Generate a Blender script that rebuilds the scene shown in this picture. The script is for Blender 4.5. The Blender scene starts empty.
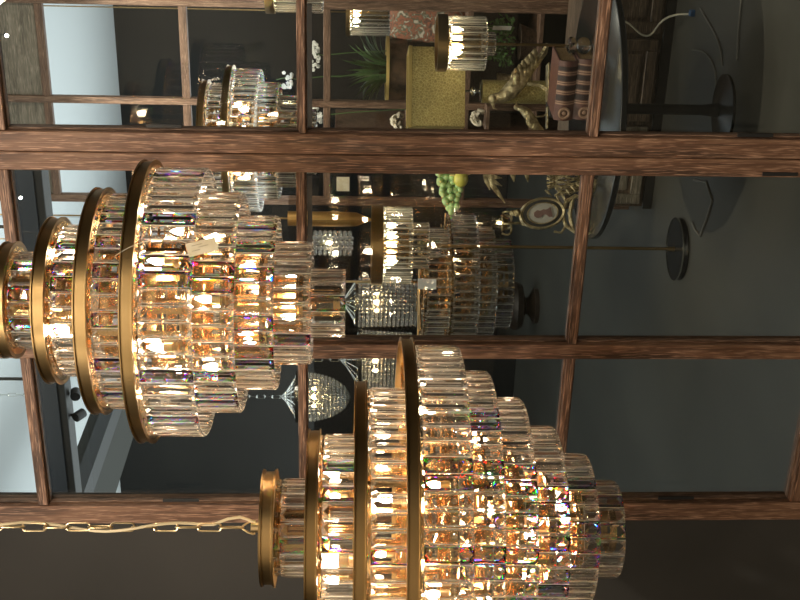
import bpy, math, random
from mathutils import Vector, Matrix
random.seed(7)
PI = math.pi
sc = bpy.context.scene
COL = sc.collection
sin, cos = math.sin, math.cos

# ------------------------------------------------------------------ camera
F = 1200.0
EYE = Vector((0, 0, 1.55))
YAW = math.radians(25.6); PITCH = math.atan(48/1200); ROLL = 0.011
fwd = Vector((-sin(YAW)*cos(PITCH), cos(YAW)*cos(PITCH), -sin(PITCH)))
rt = Vector((cos(YAW), sin(YAW), 0))
up = rt.cross(fwd); down = -up
CX = cos(ROLL)*down + sin(ROLL)*rt          # the photograph was taken with the phone on its side
CY = -sin(ROLL)*down + cos(ROLL)*rt
def ray(px, py):
    return fwd + CX*((px-400)/F) + CY*((300-py)/F)
def P(px, py, Y):
    d = ray(px, py); return EYE + d*(Y/d.y)
def Q(px, py, depth):
    return EYE + ray(px, py)*depth
def R(px, py, z):
    d = ray(px, py); return EYE + d*((z-EYE.z)/d.z)

cd = bpy.data.cameras.new('camera'); cam = bpy.data.objects.new('camera', cd); COL.objects.link(cam)
cd.sensor_fit = 'HORIZONTAL'; cd.sensor_width = 36; cd.lens = 36*F/800; cd.clip_end = 60; cd.clip_start = .05
m = Matrix((CX, CY, -fwd)).transposed().to_4x4(); m.translation = EYE
cam.matrix_world = m
sc.camera = cam

# ------------------------------------------------------------------ materials
def mat(name, base=(.5,.5,.5), rough=.5, metal=0.0, **kw):
    m = bpy.data.materials.new(name); m.use_nodes = True
    b = m.node_tree.nodes['Principled BSDF']
    b.inputs['Base Color'].default_value = (*base, 1)
    b.inputs['Roughness'].default_value = rough
    b.inputs['Metallic'].default_value = metal
    for k, v in kw.items():
        b.inputs[k.replace('_', ' ')].default_value = v
    return m
def nodes(m): return m.node_tree.nodes, m.node_tree.links, m.node_tree.nodes['Principled BSDF']
def ramp(n, stops):
    r = n.new('ShaderNodeValToRGB'); e = r.color_ramp.elements
    while len(e) < len(stops): e.new(.5)
    for el, (p, c) in zip(e, stops): el.position = p; el.color = (*c, 1)
    return r
def noisy(name, stops, scale=5, detail=4, rough=.6, stretch=(1,1,1), metal=0, bump=0, kind='noise', coord='Object', distort=0):
    m = mat(name, (.5,.5,.5), rough, metal); n, l, b = nodes(m)
    tc = n.new('ShaderNodeTexCoord'); mp = n.new('ShaderNodeMapping'); mp.inputs['Scale'].default_value = stretch
    l.new(tc.outputs[coord], mp.inputs[0])
    if kind == 'noise':
        t = n.new('ShaderNodeTexNoise'); t.inputs['Scale'].default_value = scale; t.inputs['Detail'].default_value = detail
        t.inputs['Distortion'].default_value = distort
        out = t.outputs['Fac']
    else:
        t = n.new('ShaderNodeTexVoronoi'); t.inputs['Scale'].default_value = scale; t.feature = kind
        out = t.outputs['Distance']
    l.new(mp.outputs[0], t.inputs['Vector'])
    r = ramp(n, stops); l.new(out, r.inputs[0]); l.new(r.outputs[0], b.inputs['Base Color'])
    if bump:
        bp = n.new('ShaderNodeBump'); bp.inputs['Strength'].default_value = bump; bp.inputs['Distance'].default_value = .01
        l.new(out, bp.inputs['Height']); l.new(bp.outputs[0], b.inputs['Normal'])
    return m
def wood(name, dark, mid, light, rough=.55, limed=.62):
    # long grain along local X, with pale limed pores
    m = mat(name, mid, rough); n, l, b = nodes(m)
    tc = n.new('ShaderNodeTexCoord')
    def tex(sx, sc_, det, w):
        mp = n.new('ShaderNodeMapping'); mp.inputs['Scale'].default_value = (sx, 1, 1); l.new(tc.outputs['Object'], mp.inputs[0])
        t = n.new('ShaderNodeTexNoise'); t.inputs['Scale'].default_value = sc_; t.inputs['Detail'].default_value = det
        t.inputs['Distortion'].default_value = w; l.new(mp.outputs[0], t.inputs['Vector']); return t
    a = tex(.06, 60, 6, .6); p = tex(.045, 420, 3, .2); c = tex(.5, 5, 3, 0)
    r1 = ramp(n, [(.33, dark), (.52, mid), (.72, light)]); l.new(a.outputs['Fac'], r1.inputs[0])
    r2 = ramp(n, [(limed-.1, (0,0,0)), (limed+.07, (.95,.95,.95))]); l.new(p.outputs['Fac'], r2.inputs[0])
    mx = n.new('ShaderNodeMixRGB'); l.new(r2.outputs[0], mx.inputs[0]); l.new(r1.outputs[0], mx.inputs[1])
    mx.inputs[2].default_value = (*[min(1, x*1.7+.04) for x in light], 1)
    r3 = ramp(n, [(.3, (.7,.66,.64)), (.7, (1.0,1.0,1.0))]); l.new(c.outputs['Fac'], r3.inputs[0])
    m2 = n.new('ShaderNodeMixRGB'); m2.blend_type = 'MULTIPLY'; m2.inputs[0].default_value = 1
    l.new(mx.outputs[0], m2.inputs[1]); l.new(r3.outputs[0], m2.inputs[2]); l.new(m2.outputs[0], b.inputs['Base Color'])
    bp = n.new('ShaderNodeBump'); bp.inputs['Strength'].default_value = .35; bp.inputs['Distance'].default_value = .002
    l.new(p.outputs['Fac'], bp.inputs['Height']); l.new(bp.outputs[0], b.inputs['Normal'])
    return m
def emit(name, col, s):
    m = mat(name, col, .4); b = m.node_tree.nodes['Principled BSDF']
    b.inputs['Emission Color'].default_value = (*col, 1); b.inputs['Emission Strength'].default_value = s
    return m

M = {}
M['wood'] = wood('reddish limed oak', (.055,.027,.015), (.14,.068,.037), (.24,.135,.08))
M['wood_bead'] = wood('oak bead', (.05,.028,.016), (.12,.068,.042), (.24,.15,.1))
M['wood_back'] = wood('brown oak', (.06,.03,.018), (.13,.07,.042), (.2,.12,.075))
M['taupe'] = wood('weathered taupe oak', (.10,.085,.06), (.17,.145,.105), (.25,.215,.165))
M['cabinet'] = wood('dark walnut', (.05,.032,.02), (.10,.066,.042), (.16,.11,.07))
M['brass'] = noisy('brushed antique brass', [(.3, (.34,.225,.095)), (.7, (.50,.34,.16))], 6, 4, .33, metal=1)
M['brass_bright'] = mat('warm polished brass', (.74,.52,.27), .2, 1)
M['brass_soft'] = mat('soft brass', (.62,.36,.12), .45, .75)
M['brass_pale'] = mat('pale satin gold', (.75,.58,.34), .3, 1)
M['gilt'] = noisy('aged gilding', [(.3, (.25,.18,.08)), (.65, (.85,.7,.42))], 45, 4, .38, metal=.7, bump=.9)
M['chrome'] = mat('polished nickel', (.7,.7,.66), .15, 1)
M['black'] = mat('matt black metal', (.012,.012,.012), .5)
M['wall_dark'] = noisy('charcoal painted plaster', [(.3, (.026,.024,.021)), (.7, (.034,.031,.027))], 3, 5, .85)
M['wall_warm'] = mat('warm beige plaster', (.42,.36,.28), .9)
M['wall_far'] = noisy('far black wall', [(.3, (.013,.0125,.011)), (.7, (.018,.0175,.015))], 2, 4, .85)
M['ceiling'] = mat('white ceiling', (.75,.79,.8), .9)
M['duct'] = mat('grey duct', (.024,.024,.019), .8)
M['bluegrey'] = mat('blue grey steel', (.02,.026,.036), .6)
M['floor'] = noisy('dark polished concrete', [(.3, (.036,.033,.026)), (.55, (.058,.055,.044)), (.8, (.080,.077,.063))], 1.3, 5, .5, stretch=(1,.5,1))
M['bulb'] = emit('warm bulb', (1,.79,.54), 120)
M['bulb_white'] = emit('lamp bulb', (1,.84,.56), 38)
M['bulb_dim'] = emit('dim bulb', (1,.74,.42), 22)
M['spot_lens'] = emit('spot lens', (1,.95,.85), 60)
M['cable'] = mat('clear gold cable', (.55,.45,.28), .35)
M['paper'] = noisy('kraft price tag', [(.4, (.50,.42,.28)), (.6, (.58,.5,.36))], 25, 2, .8)
M['white_paper'] = mat('white paper', (.7,.7,.68), .7)
M['ink'] = mat('grey ink', (.12,.1,.08), .8)
M['petal'] = mat('white petals', (.7,.7,.66), .6)
M['leaf_dark'] = noisy('dark blade leaf', [(.3, (.02,.05,.015)), (.7, (.08,.16,.045))], 8, 3, .45)
M['leaf_green'] = noisy('fresh leaf', [(.3, (.03,.10,.015)), (.7, (.10,.24,.05))], 20, 3, .55)
M['pot'] = noisy('hammered bronze', [(.35, (.02,.014,.01)), (.6, (.14,.085,.05))], 12, 3, .35, metal=.7, bump=.6)
M['crackle'] = noisy('gold crackle', [(.0, (.8,.66,.3)), (.06, (.46,.36,.12)), (.4, (.36,.27,.1))], 80, 2, .4, metal=.35, bump=.3, kind='DISTANCE_TO_EDGE')
M['gold_rim'] = mat('gold rim', (.8,.6,.22), .35, .6)
M['floral'] = noisy('floral fabric', [(.28, (.04,.035,.03)), (.4, (.16,.08,.055)), (.48, (.34,.12,.07)), (.55, (.08,.1,.065)), (.64, (.5,.44,.36))], 22, 2, .9, distort=1.2)
M['leather'] = noisy('oxblood leather', [(.3, (.10,.04,.032)), (.7, (.17,.075,.06))], 30, 3, .4)
M['leather_lit'] = mat('gilt tooling', (.42,.25,.17), .5, .2)  # gilt colour of the spine bands and medallion
M['leather_dk'] = mat('dark leather label', (.035,.016,.014), .5)
M['pages'] = noisy('aged page edges', [(.3, (.26,.16,.07)), (.7, (.42,.27,.13))], 60, 2, .8, stretch=(1,1,6))
M['grape'] = mat('green grapes', (.42,.58,.24), .3, Subsurface_Weight=.2)
M['lemon'] = mat('lemon', (.62,.55,.1), .4)
M['bowl'] = mat('dark bronze bowl', (.035,.028,.022), .4, .4)
M['cameo'] = mat('cameo ivory', (.55,.52,.46), .6)
M['cameo_fig'] = mat('cameo figure', (.24,.14,.12), .7)
M['cameo_dk'] = mat('cameo surround', (.05,.05,.048), .5)
M['urn'] = noisy('dark brown glazed', [(.3, (.02,.013,.009)), (.7, (.05,.033,.022))], 6, 3, .3)
M['table'] = mat('black lacquer', (.012,.013,.014), .25)
M['cord_white'] = mat('white flex', (.55,.5,.38), .5)
M['blue_plastic'] = mat('blue plastic', (.05,.14,.32), .4)
M['cord_grey'] = mat('grey flex', (.16,.15,.13), .5)
M['stone'] = noisy('pale carved shell', [(.35, (.22,.18,.12)), (.6, (.72,.64,.5))], 25, 3, .6, bump=.5)

def crystal_mats():
    def new(name):
        m = bpy.data.materials.new(name); m.use_nodes = True; n = m.node_tree.nodes; n.remove(n['Principled BSDF']); return m, n, m.node_tree.links
    # the broad polished faces: parallel, so they pass light straight on
    m, n, l = new('crystal broad face')
    t = n.new('ShaderNodeBsdfTransparent'); t.inputs[0].default_value = (.985,.98,.97,1)
    g = n.new('ShaderNodeBsdfGlossy'); g.inputs['Roughness'].default_value = .02
    f = n.new('ShaderNodeFresnel'); f.inputs['IOR'].default_value = 1.65
    x = n.new('ShaderNodeMixShader'); l.new(f.outputs[0], x.inputs[0]); l.new(t.outputs[0], x.inputs[1]); l.new(g.outputs[0], x.inputs[2])
    l.new(x.outputs[0], n['Material Output'].inputs['Surface']); M['crystal'] = m
    # the cut facets along the borders: refracting; milky white mixed in for bright edge glints
    for key, disp in (('facet', 0), ('ground', 0), ('facet_prism', .035)):
        m, n, l = new('crystal cut facet' + (' prismatic' if disp else ''))
        if disp:
            prev = None
            for col, io in (((1,0,0), 1.56-disp), ((0,1,0), 1.56), ((0,0,1), 1.56+disp)):
                g = n.new('ShaderNodeBsdfGlass'); g.inputs['Color'].default_value = (*col, 1); g.inputs['Roughness'].default_value = 0; g.inputs['IOR'].default_value = io
                if prev is None: prev = g.outputs[0]
                else: a = n.new('ShaderNodeAddShader'); l.new(prev, a.inputs[0]); l.new(g.outputs[0], a.inputs[1]); prev = a.outputs[0]
        else:
            g = n.new('ShaderNodeBsdfGlass'); g.inputs['Roughness'].default_value = .04; g.inputs['IOR'].default_value = 1.56; prev = g.outputs[0]
        d = n.new('ShaderNodeBsdfDiffuse'); d.inputs[0].default_value = (.95,.93,.88,1)
        tr = n.new('ShaderNodeBsdfTranslucent'); tr.inputs[0].default_value = (.95,.93,.88,1)
        dm = n.new('ShaderNodeMixShader'); dm.inputs[0].default_value = .6; l.new(d.outputs[0], dm.inputs[1]); l.new(tr.outputs[0], dm.inputs[2])
        t = n.new('ShaderNodeBsdfTransparent')
        m1 = n.new('ShaderNodeMixShader'); m1.inputs[0].default_value = 0 if disp else .12; l.new(prev, m1.inputs[1]); l.new(t.outputs[0], m1.inputs[2])
        m2 = n.new('ShaderNodeMixShader'); m2.inputs[0].default_value = .85 if key == 'ground' else 0 if disp else SCAT; l.new(m1.outputs[0], m2.inputs[1]); l.new(dm.outputs[0], m2.inputs[2])
        l.new(m2.outputs[0], n['Material Output'].inputs['Surface']); M[key] = m
SCAT = .1
crystal_mats()
def plain_glass(name, col=(.97,.97,.95), ior=1.5):
    m = bpy.data.materials.new(name); m.use_nodes = True; n = m.node_tree.nodes; l = m.node_tree.links
    n.remove(n['Principled BSDF']); g = n.new('ShaderNodeBsdfGlass'); g.inputs['Color'].default_value = (*col, 1)
    g.inputs['Roughness'].default_value = 0; g.inputs['IOR'].default_value = ior
    l.new(g.outputs[0], n['Material Output'].inputs['Surface']); return m
M['glass'] = plain_glass('clear glass')
def pane_mat():
    m = bpy.data.materials.new('window glass'); m.use_nodes = True; n = m.node_tree.nodes; l = m.node_tree.links
    n.remove(n['Principled BSDF'])
    t = n.new('ShaderNodeBsdfTransparent'); t.inputs[0].default_value = (.9,.93,.92,1)
    g = n.new('ShaderNodeBsdfGlossy'); g.inputs['Roughness'].default_value = 0.0
    f = n.new('ShaderNodeFresnel'); f.inputs['IOR'].default_value = 1.45
    x = n.new('ShaderNodeMixShader'); l.new(f.outputs[0], x.inputs[0]); l.new(t.outputs[0], x.inputs[1]); l.new(g.outputs[0], x.inputs[2])
    l.new(x.outputs[0], n['Material Output'].inputs['Surface']); return m
M['pane'] = pane_mat()

# ------------------------------------------------------------------ mesh helpers
class MB:
    def __init__(s): s.v = []; s.f = []; s.mi = None
    def add(s, vs, fs, mt=None):
        k = len(s.v)
        s.v += [tuple(mt @ Vector(v)) if mt else tuple(v) for v in vs]
        s.f += [tuple(i+k for i in f) for f in fs]; return s
    def box(s, lo, hi, mt=None):
        (a,b,c),(d,e,f) = lo, hi
        return s.add([(a,b,c),(d,b,c),(d,e,c),(a,e,c),(a,b,f),(d,b,f),(d,e,f),(a,e,f)],
            [(0,3,2,1),(4,5,6,7),(0,1,5,4),(1,2,6,5),(2,3,7,6),(3,0,4,7)], mt)
    def bbox(s, lo, hi, c=.003, mt=None):   # box with chamfered edges along every side
        a = [lo[i] for i in range(3)]; b = [hi[i] for i in range(3)]; vs = []
        for ax in range(3):
            for sg in (0, 1):
                for p in ((0,0),(1,0),(1,1),(0,1)):
                    o = [0,0,0]; j, k = (ax+1)%3, (ax+2)%3
                    o[ax] = b[ax] if sg else a[ax]
                    o[j] = b[j]-c if p[0] else a[j]+c; o[k] = b[k]-c if p[1] else a[k]+c
                    vs.append(tuple(o))
        import bmesh
        bm = bmesh.new(); 
        for v in vs: bm.verts.new(v)
        bmesh.ops.convex_hull(bm, input=bm.verts); bm.verts.index_update()
        V = [tuple(v.co) for v in bm.verts]; Fc = [tuple(x.index for x in f.verts) for f in bm.faces]; bm.free()
        return s.add(V, Fc, mt)
    def lathe(s, prof, n=32, mt=None, close=False, a0=0, a1=2*PI):   # prof: (r, z)
        full = abs(a1-a0-2*PI) < 1e-6; m_ = n if full else n+1
        vs = [(r*cos(a0+(a1-a0)*i/n), r*sin(a0+(a1-a0)*i/n), z) for i in range(m_) for r, z in prof]
        k = len(prof); fs = []
        for i in range(n):
            j = (i+1) % m_
            for q in range(k if close else k-1):
                w = (q+1) % k
                fs.append((i*k+q, j*k+q, j*k+w, i*k+w))
        return s.add(vs, fs, mt)
    def ring(s, ri, ro, z0, z1, n=64, mt=None):
        return s.lathe([(ri,z0),(ro,z0),(ro,z1),(ri,z1)], n, mt, True)
    def tube(s, pts, r, n=8, closed=False, mt=None, taper=None):
        pts = [Vector(p) for p in pts]; k = len(pts); vs = []; fs = []
        t0 = (pts[1]-pts[0]).normalized(); ref = Vector((0,0,1)) if abs(t0.z) < .9 else Vector((1,0,0))
        nr = t0.cross(ref).normalized()
        for i, p in enumerate(pts):
            a = pts[(i-1) % k] if (i or closed) else p; b = pts[(i+1) % k] if (i < k-1 or closed) else p
            t = (b-a).normalized(); nr = (nr - t*nr.dot(t))
            nr = nr.normalized() if nr.length > 1e-6 else t.orthogonal().normalized()
            bn = t.cross(nr); rr = r if taper is None else r*taper[i]
            for j in range(n):
                q = 2*PI*j/n; vs.append(tuple(p + nr*(rr*cos(q)) + bn*(rr*sin(q))))
        for i in range(k if closed else k-1):
            w = (i+1) % k
            for j in range(n): fs.append((i*n+j, i*n+(j+1)%n, w*n+(j+1)%n, w*n+j))
        if not closed: fs.append(tuple(range(n))[::-1]); fs.append(tuple((k-1)*n+j for j in range(n)))
        return s.add(vs, fs, mt)
    def ball(s, c, r, n=12, m_=8, sq=(1,1,1), mt=None):
        prof = [(0.0001 if i in (0, m_) else sin(PI*i/m_), -cos(PI*i/m_)) for i in range(m_+1)]
        T = Matrix.Translation(c) @ Matrix.Diagonal((r*sq[0], r*sq[1], r*sq[2], 1))
        return s.lathe(prof, n, (mt @ T) if mt else T)
    def build(s, name, m_, parent=None, smooth=False, loc=None, rot=None):
        me = bpy.data.meshes.new(name); me.from_pydata(s.v, [], s.f); me.update()
        for q in (m_ if isinstance(m_, (list, tuple)) else [m_]): me.materials.append(M[q] if isinstance(q, str) else q)
        if s.mi is not None and len(s.mi) == len(me.polygons): me.polygons.foreach_set('material_index', s.mi)
        if smooth: me.polygons.foreach_set('use_smooth', [True]*len(me.polygons)); 
        o = bpy.data.objects.new(name, me); COL.objects.link(o)
        if parent is not None: o.parent = parent
        if loc is not None: o.location = loc
        if rot is not None: o.rotation_euler = rot
        if smooth:
            try: me.set_sharp_from_angle(angle=math.radians(40))
            except Exception: pass
        return o
def empty(name, loc=(0,0,0), rz=0):
    o = bpy.data.objects.new(name, None); COL.objects.link(o); o.location = loc; o.rotation_euler = (0,0,rz); o.empty_display_size = .05
    return o
def tag(o, label, cat, group=None, kind=None):
    o['label'] = label; o['category'] = cat
    if group: o['group'] = group
    if kind: o['kind'] = kind
    return o
def struct(o): o['kind'] = 'structure'; return o
def copy_tree(o, parent=None):
    c = o.copy(); COL.objects.link(c)
    if parent is not None: c.parent = parent
    for ch in list(o.children): copy_tree(ch, c)
    return c
def bz(p0, p1, p2, p3, n=16):
    out = []
    for i in range(n+1):
        t = i/n; u = 1-t
        out.append(Vector(p0)*u**3 + Vector(p1)*3*u*u*t + Vector(p2)*3*u*t*t + Vector(p3)*t**3)
    return out

# ------------------------------------------------------------------ room shell
CEIL = 3.8; YF = R(117, 60, 3.8).y
struct(MB().box((-9,-4,-.1),(6,YF,0)).build('floor','floor'))
struct(MB().box((-9,-4,CEIL),(6,YF,CEIL+.1)).build('ceiling','ceiling'))
struct(MB().box((-9,YF,0),(6,YF+.1,CEIL)).build('wall_far','wall_far'))
struct(MB().box((-9.1,-4,0),(-9,YF,CEIL)).build('wall_left','wall_dark'))
struct(MB().box((6,-4,0),(6.1,YF,CEIL)).build('wall_right','wall_dark'))
struct(MB().box((-9,-4.1,0),(6,-4,CEIL)).build('wall_back','wall_warm'))

# ------------------------------------------------------------------ glazed partition
YW = 2.89
def X(py, px=400, Y=YW): return P(px, py, Y).x
def Z(px, py, Y=YW): return P(px, py, Y).z
def member(name, x0, x1, z0, z1, parent, y0, y1, m_='wood', c=.002):
    """a bar whose grain runs along its length; local X is the long way"""
    dx, dz = x1-x0, z1-z0; cen = Vector(((x0+x1)/2, (y0+y1)/2, (z0+z1)/2)); D = (y1-y0)/2
    if dx >= dz: return MB().bbox((-dx/2,-D,-dz/2),(dx/2,D,dz/2), c).build(name, m_, parent, loc=cen)
    return MB().bbox((-dz/2,-D,-dx/2),(dz/2,D,dx/2), c).build(name, m_, parent, loc=cen, rot=(0,-PI/2,0))
# x positions of stiles
xa0, xa1 = X(151.5), X(132)          # unit A left stile
xb0, xb1 = X(170), X(152.3)        # unit B right stile
xm0, xm1 = X(354.2), X(340)          # unit B middle stile
xl0, xl1 = X(516.5), X(499)            # unit B left stile
TOPZ, BOT = 3.3, Z(793, 480)
zt = [Z(302-3.5, 240), Z(302+4.5, 240)]; zm = [Z(579, 240), Z(590.5, 240)]; z0_ = [Z(-3+10, 200), Z(11, 200)]
fB = empty('window_1', ((xl0+xb1)/2, YW, 0)); struct(fB)
fA = empty('window_2', ((xa0+xa1)/2+.5, YW, 0)); struct(fA)
def inparent(o, p):
    o.parent = p; o.location = Vector(o.location) - Vector(p.location); return o
def mem(p, *a, **k):
    o = member(*a, **k); return inparent(o, p)
yf, yb = YW-.03, YW+.03
H0 = .0
def unit(p, xs0, xs1, stiles, rails, panes_x):
    for (a, b) in stiles: mem(p, 'stile', a, b, .02, TOPZ, None, yf, yb)
    for (xa, xb) in panes_x:
        for (zlo, zhi, w) in rails:
            mem(p, 'rail', xa, xb, zlo, zhi, None, yf+.004, yb)
        zs = sorted(rails)
        for (r0, r1) in zip(zs[:-1], zs[1:]):
            za, zb = r0[1], r1[0]
            g = MB().box((xa, YW+.006, za), (xb, YW+.011, zb)).build('pane', 'pane'); inparent(g, p)
            t = .0045
            # glazing beads round the pane
            for (a, b, c, d) in ((xa, xa+t, za, zb), (xb-t, xb, za, zb), (xa+t, xb-t, za, za+t), (xa+t, xb-t, zb-t, zb)):
                mem(p, 'glazing_bead', a, b, c, d, None, YW-.012, YW+.006, m_='wood_bead', c=.0015)
top = (TOPZ-.05, TOPZ, 0); bot = (.02, BOT, 0)
rB = [bot, (Z(587,230), Z(578,230), 0), (Z(305.5,250), Z(298.5,250), 0), (Z(19.5,230), Z(8.5,230), 0), top]
rA = [bot, (Z(604.5,60), Z(595.5,60), 0), (Z(305.5,60), Z(298.5,60), 0), (Z(4,80), Z(-7,80), 0), top]
unit(fB, 0, 0, [(xb0,xb1),(xm0,xm1),(xl0,xl1)], rB, [(xm1,xb0),(xl1,xm0)])
xa2 = xa1 + (xm0-xl1)*1.02
unit(fA, 0, 0, [(xa0,xa1),(xa2,xa2+xa1-xa0)], rA, [(xa1,xa2)])
# black spring clips let into the stiles
for (px, py0, py1, u) in ((164,123,126,fA),(757,135,138.5,fA),(782,175,177,fB),(677,499,502.5,fB),(181,497,500,fB),(308,222,222,fB)):
    if px == 308: continue
    a, b = P(px-18, (py0+py1)/2, yf), P(px+18, (py0+py1)/2, yf)
    o = MB().bbox((a.x-.005, yf-.003, b.z), (a.x+.005, yf+.003, a.z), .001).build('clip', 'black'); inparent(o, u)
# black strips painting in the shadow gaps beside the upper rail
for (px, pya, pyb, u) in ((308.6, 5, 128, fA), (309, 176, 320, fB)):
    a, b = P(px, pya, yf), P(px, pyb, yf)
    o = MB().box((b.x, yf+.006, a.z-.007), (a.x, yf+.012, a.z+.005)).build('felt_strip', 'black'); inparent(o, u)
for u in (fA, fB):      # the screens lean forward a little at the top
    u.rotation_euler[0] = .0157; u.location.y += 1.55*sin(.0157)
# solid wall beyond the left stile, and fill below/above the units
xw = xl0-.004
struct(MB().box((-9, YW+.005, 0), (xw, YW+.12, CEIL)).build('wall_side', 'wall_dark'))
struct(MB().box((xw, YW-.02, TOPZ), (6, YW+.08, CEIL)).build('wall_over_window', 'wall_dark'))
struct(MB().box((xa2+xa1-xa0, YW-.02, 0), (6, YW+.08, TOPZ)).build('wall_end', 'wall_dark'))

# ------------------------------------------------------------------ crystal chandeliers
def prism_mesh(L, w, t, tip=.009, bead=True):
    """long cut bar, pointed at both ends, with facetted borders; hangs down from z=0; broad face +X"""
    mb = MB(); z1 = 0; z0 = -L; q = w*.145; k = .2
    def outline(hw, e, tp): return [(-hw, z1-tp-e), (-hw, z0+tp+e), (0, z0+e), (hw, z0+tp+e), (hw, z1-tp-e), (0, z1-e)]
    o = outline(w/2, 0, .0008); i = outline(w/2-q, .0035, tip)
    vs = [(t/2*k, y, z) for y, z in o] + [(t/2, y, z) for y, z in i] + [(-t/2*k, y, z) for y, z in o] + [(-t/2, y, z) for y, z in i]
    fs = []
    for a in range(6):
        b = (a+1) % 6
        fs += [(a, b, 6+b, 6+a), (12+b, 12+a, 18+a, 18+b), (b, a, 12+a, 12+b)]
    fs += [(6,7,8,9,10,11), (23,22,21,20,19,18)]
    mb.add(vs, fs); mb.mi = [1, 1, 2]*6 + [0, 0]
    if bead:
        r = .0065; c = .009; n0 = len(mb.f)
        mb.lathe([(.0001,-.003),(r*.6,-.003),(r,0),(r*.6,.003),(.0001,.003)], 8, Matrix.Translation((0,0,c)) @ Matrix.Rotation(PI/2,4,'Y'))
        mb.mi += [1]*(len(mb.f)-n0)
    return mb
def bulb_mb(r=.0095, L=.034):
    return MB().lathe([(.0001,0),(r*.7,.001),(r,L*.3),(r*.85,L*.55),(r*.35,L*.85),(.0001,L)], 12)
def chandelier(cx, cy, rings, tiers, band_h, pitch, ncap, lens, stepz, bulbs, stem_top, bulbm='bulb', pw=.0300, pt=.0095, bands=True):
    """rings: (radius, top z) of the banded tiers; tiers: (radius, top z, length) for every row of crystals"""
    root = empty('crystal_chandelier', (cx, cy, rings[0][1]))
    z0 = rings[0][1]
    T = Matrix.Translation((0,0,-z0))
    for r, z in rings:
        mb = MB(); h = band_h
        mb.lathe([(r-.006,z-h),(r+.004,z-h),(r+.004,z-h+.0025),(r,z-h+.0035),(r,z-.0035),(r+.004,z-.0025),(r+.004,z),(r-.006,z)], 96, T, True)
        if bands: mb.build('brass_band', 'brass', root, smooth=True)
        # inner flange that the crystals hook on, and the spokes back to the stem
        r2 = r-.018
        mb = MB().ring(r2-.006, r-.006, z-h-.0005, z-h+.0015, 72, T)
        for i in range(8):
            a = 2*PI*i/8+.2
            mb.tube([(.012*cos(a),.012*sin(a),z-h*.5),((r-.006)*cos(a),(r-.006)*sin(a),z-h*.5)], .0035, 6, mt=T)
        mb.build('hook_ring', 'brass_bright', root)
    for k, (r, z, L) in enumerate(tiers):
        if k < len(rings): continue
        mb = MB().ring(r-.011, r-.001, z+.0105, z+.0155, 72, T)
        for i in range(6):
            a = 2*PI*i/6+.3
            mb.tube([(.01*cos(a),.01*sin(a),z+.013),((r-.005)*cos(a),(r-.005)*sin(a),z+.013)], .003, 6, mt=T)
        mb.build('hook_ring', 'brass_bright', root)
    # flat brass straps joining one row to the next
    mb = MB(); ns = 8
    for i in range(ns):
        a = 2*PI*i/ns+.15; Rm = Matrix.Rotation(a, 4, 'Z')
        pr = [(r-.012, z+.012) for r, z, L in tiers]
        for (ra, za), (rb, zb) in zip(pr[:-1], pr[1:]):
            ri = min(ra, rb)
            if i == 0: mb.ring(ra-.012, ra-.001, za-.004, za-.001, 48, T); mb.ring(ri-.005, ri-.0005, zb, zb+.004, 48, T)
            mb.box((ri-.004, -.006, zb), (ri-.001, .006, za), T @ Rm)
            if abs(ra-rb) > .01: 
                zz = zb if rb > ra else za
                mb.box((ri-.004, -.006, zz-.0015), (max(ra,rb)-.001, .006, zz+.0015), T @ Rm)
    mb.build('brass_strap', 'brass_bright', root)
    lat = MB()
    for k, (r, z, L) in enumerate(tiers):
        rc = r*.5 if r > .09 else r*.4; nl = max(5, round(2*PI*rc/.07))
        for i in range(nl):
            lat.box((rc-.001, -.006, z-.078), (rc+.001, .006, z+.0), T @ Matrix.Rotation(2*PI*(i+.4*(k%2))/nl, 4, 'Z'))
        lat.ring(rc-.0025, rc+.0025, z-.012, z+.006, 40, T)
        lat.ring(rc-.0025, rc+.0025, z-.078, z-.064, 40, T)
        for i in range(4):
            a = PI/2*i+.5*k; lat.tube([(0,0,z),(rc*cos(a),rc*sin(a),z)], .003, 6, mt=T)
    lat.build('inner_lattice', 'brass_bright', root)
    zb = tiers[-1][1]
    MB().lathe([(.0001,zb-.03),(.006,zb-.028),(.011,zb-.02),(.008,zb),(.008,stem_top),(.0001,stem_top)], 12, T).build('stem', 'brass_bright', root, smooth=True)
    # pale brass reflector plates carrying the lamp arms
    arm = MB()
    for (br, bz_, n, ph) in bulbs:
        arm.lathe([(.0001,bz_-.012),(min(br*.55,.06),bz_-.012),(min(br*.55,.06),bz_-.006),(.0001,bz_-.004)], 24, T)
        for i in range(n):
            a = ph+2*PI*i/n
            arm.tube([(0,0,bz_-.01),(br*cos(a)*.6,br*sin(a)*.6,bz_-.016),(br*cos(a),br*sin(a),bz_)], .004, 6, mt=T)
    arm.build('lamp_arm', 'brass_bright', root)
    bm_ = bulb_mb()
    first = None
    for (br, bz_, n, ph) in bulbs:
        for i in range(n):
            a = ph+2*PI*i/n
            s = MB().lathe([(.0001,0),(.013,0),(.015,.008),(.011,.012),(.011,.03),(.0001,.03)], 12)
            so = s.build('lamp_holder', 'brass_pale', root, smooth=True, loc=(br*cos(a), br*sin(a), bz_-z0)) if first is None else first[0].copy()
            if first is not None: COL.objects.link(so); so.location = (br*cos(a), br*sin(a), bz_-z0)
            bo = bm_.build('bulb', bulbm, so, smooth=True, loc=(0,0,.03)) if first is None else first[1].copy()
            if first is not None: COL.objects.link(bo); bo.parent = so
            else: first = (so, bo)
    # crystals
    meshes = {}; inst = []
    for k, (r, z, L) in enumerate(tiers):
        n = max(10, round(2*PI*r/pitch))
        for i in range(n):
            a = 2*PI*(i+.5*(k % 2))/n
            inst.append((r, z, L, a))
    eyev = Vector((EYE.x-cx, EYE.y-cy))
    ea = math.atan2(eyev.y, eyev.x)
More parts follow.
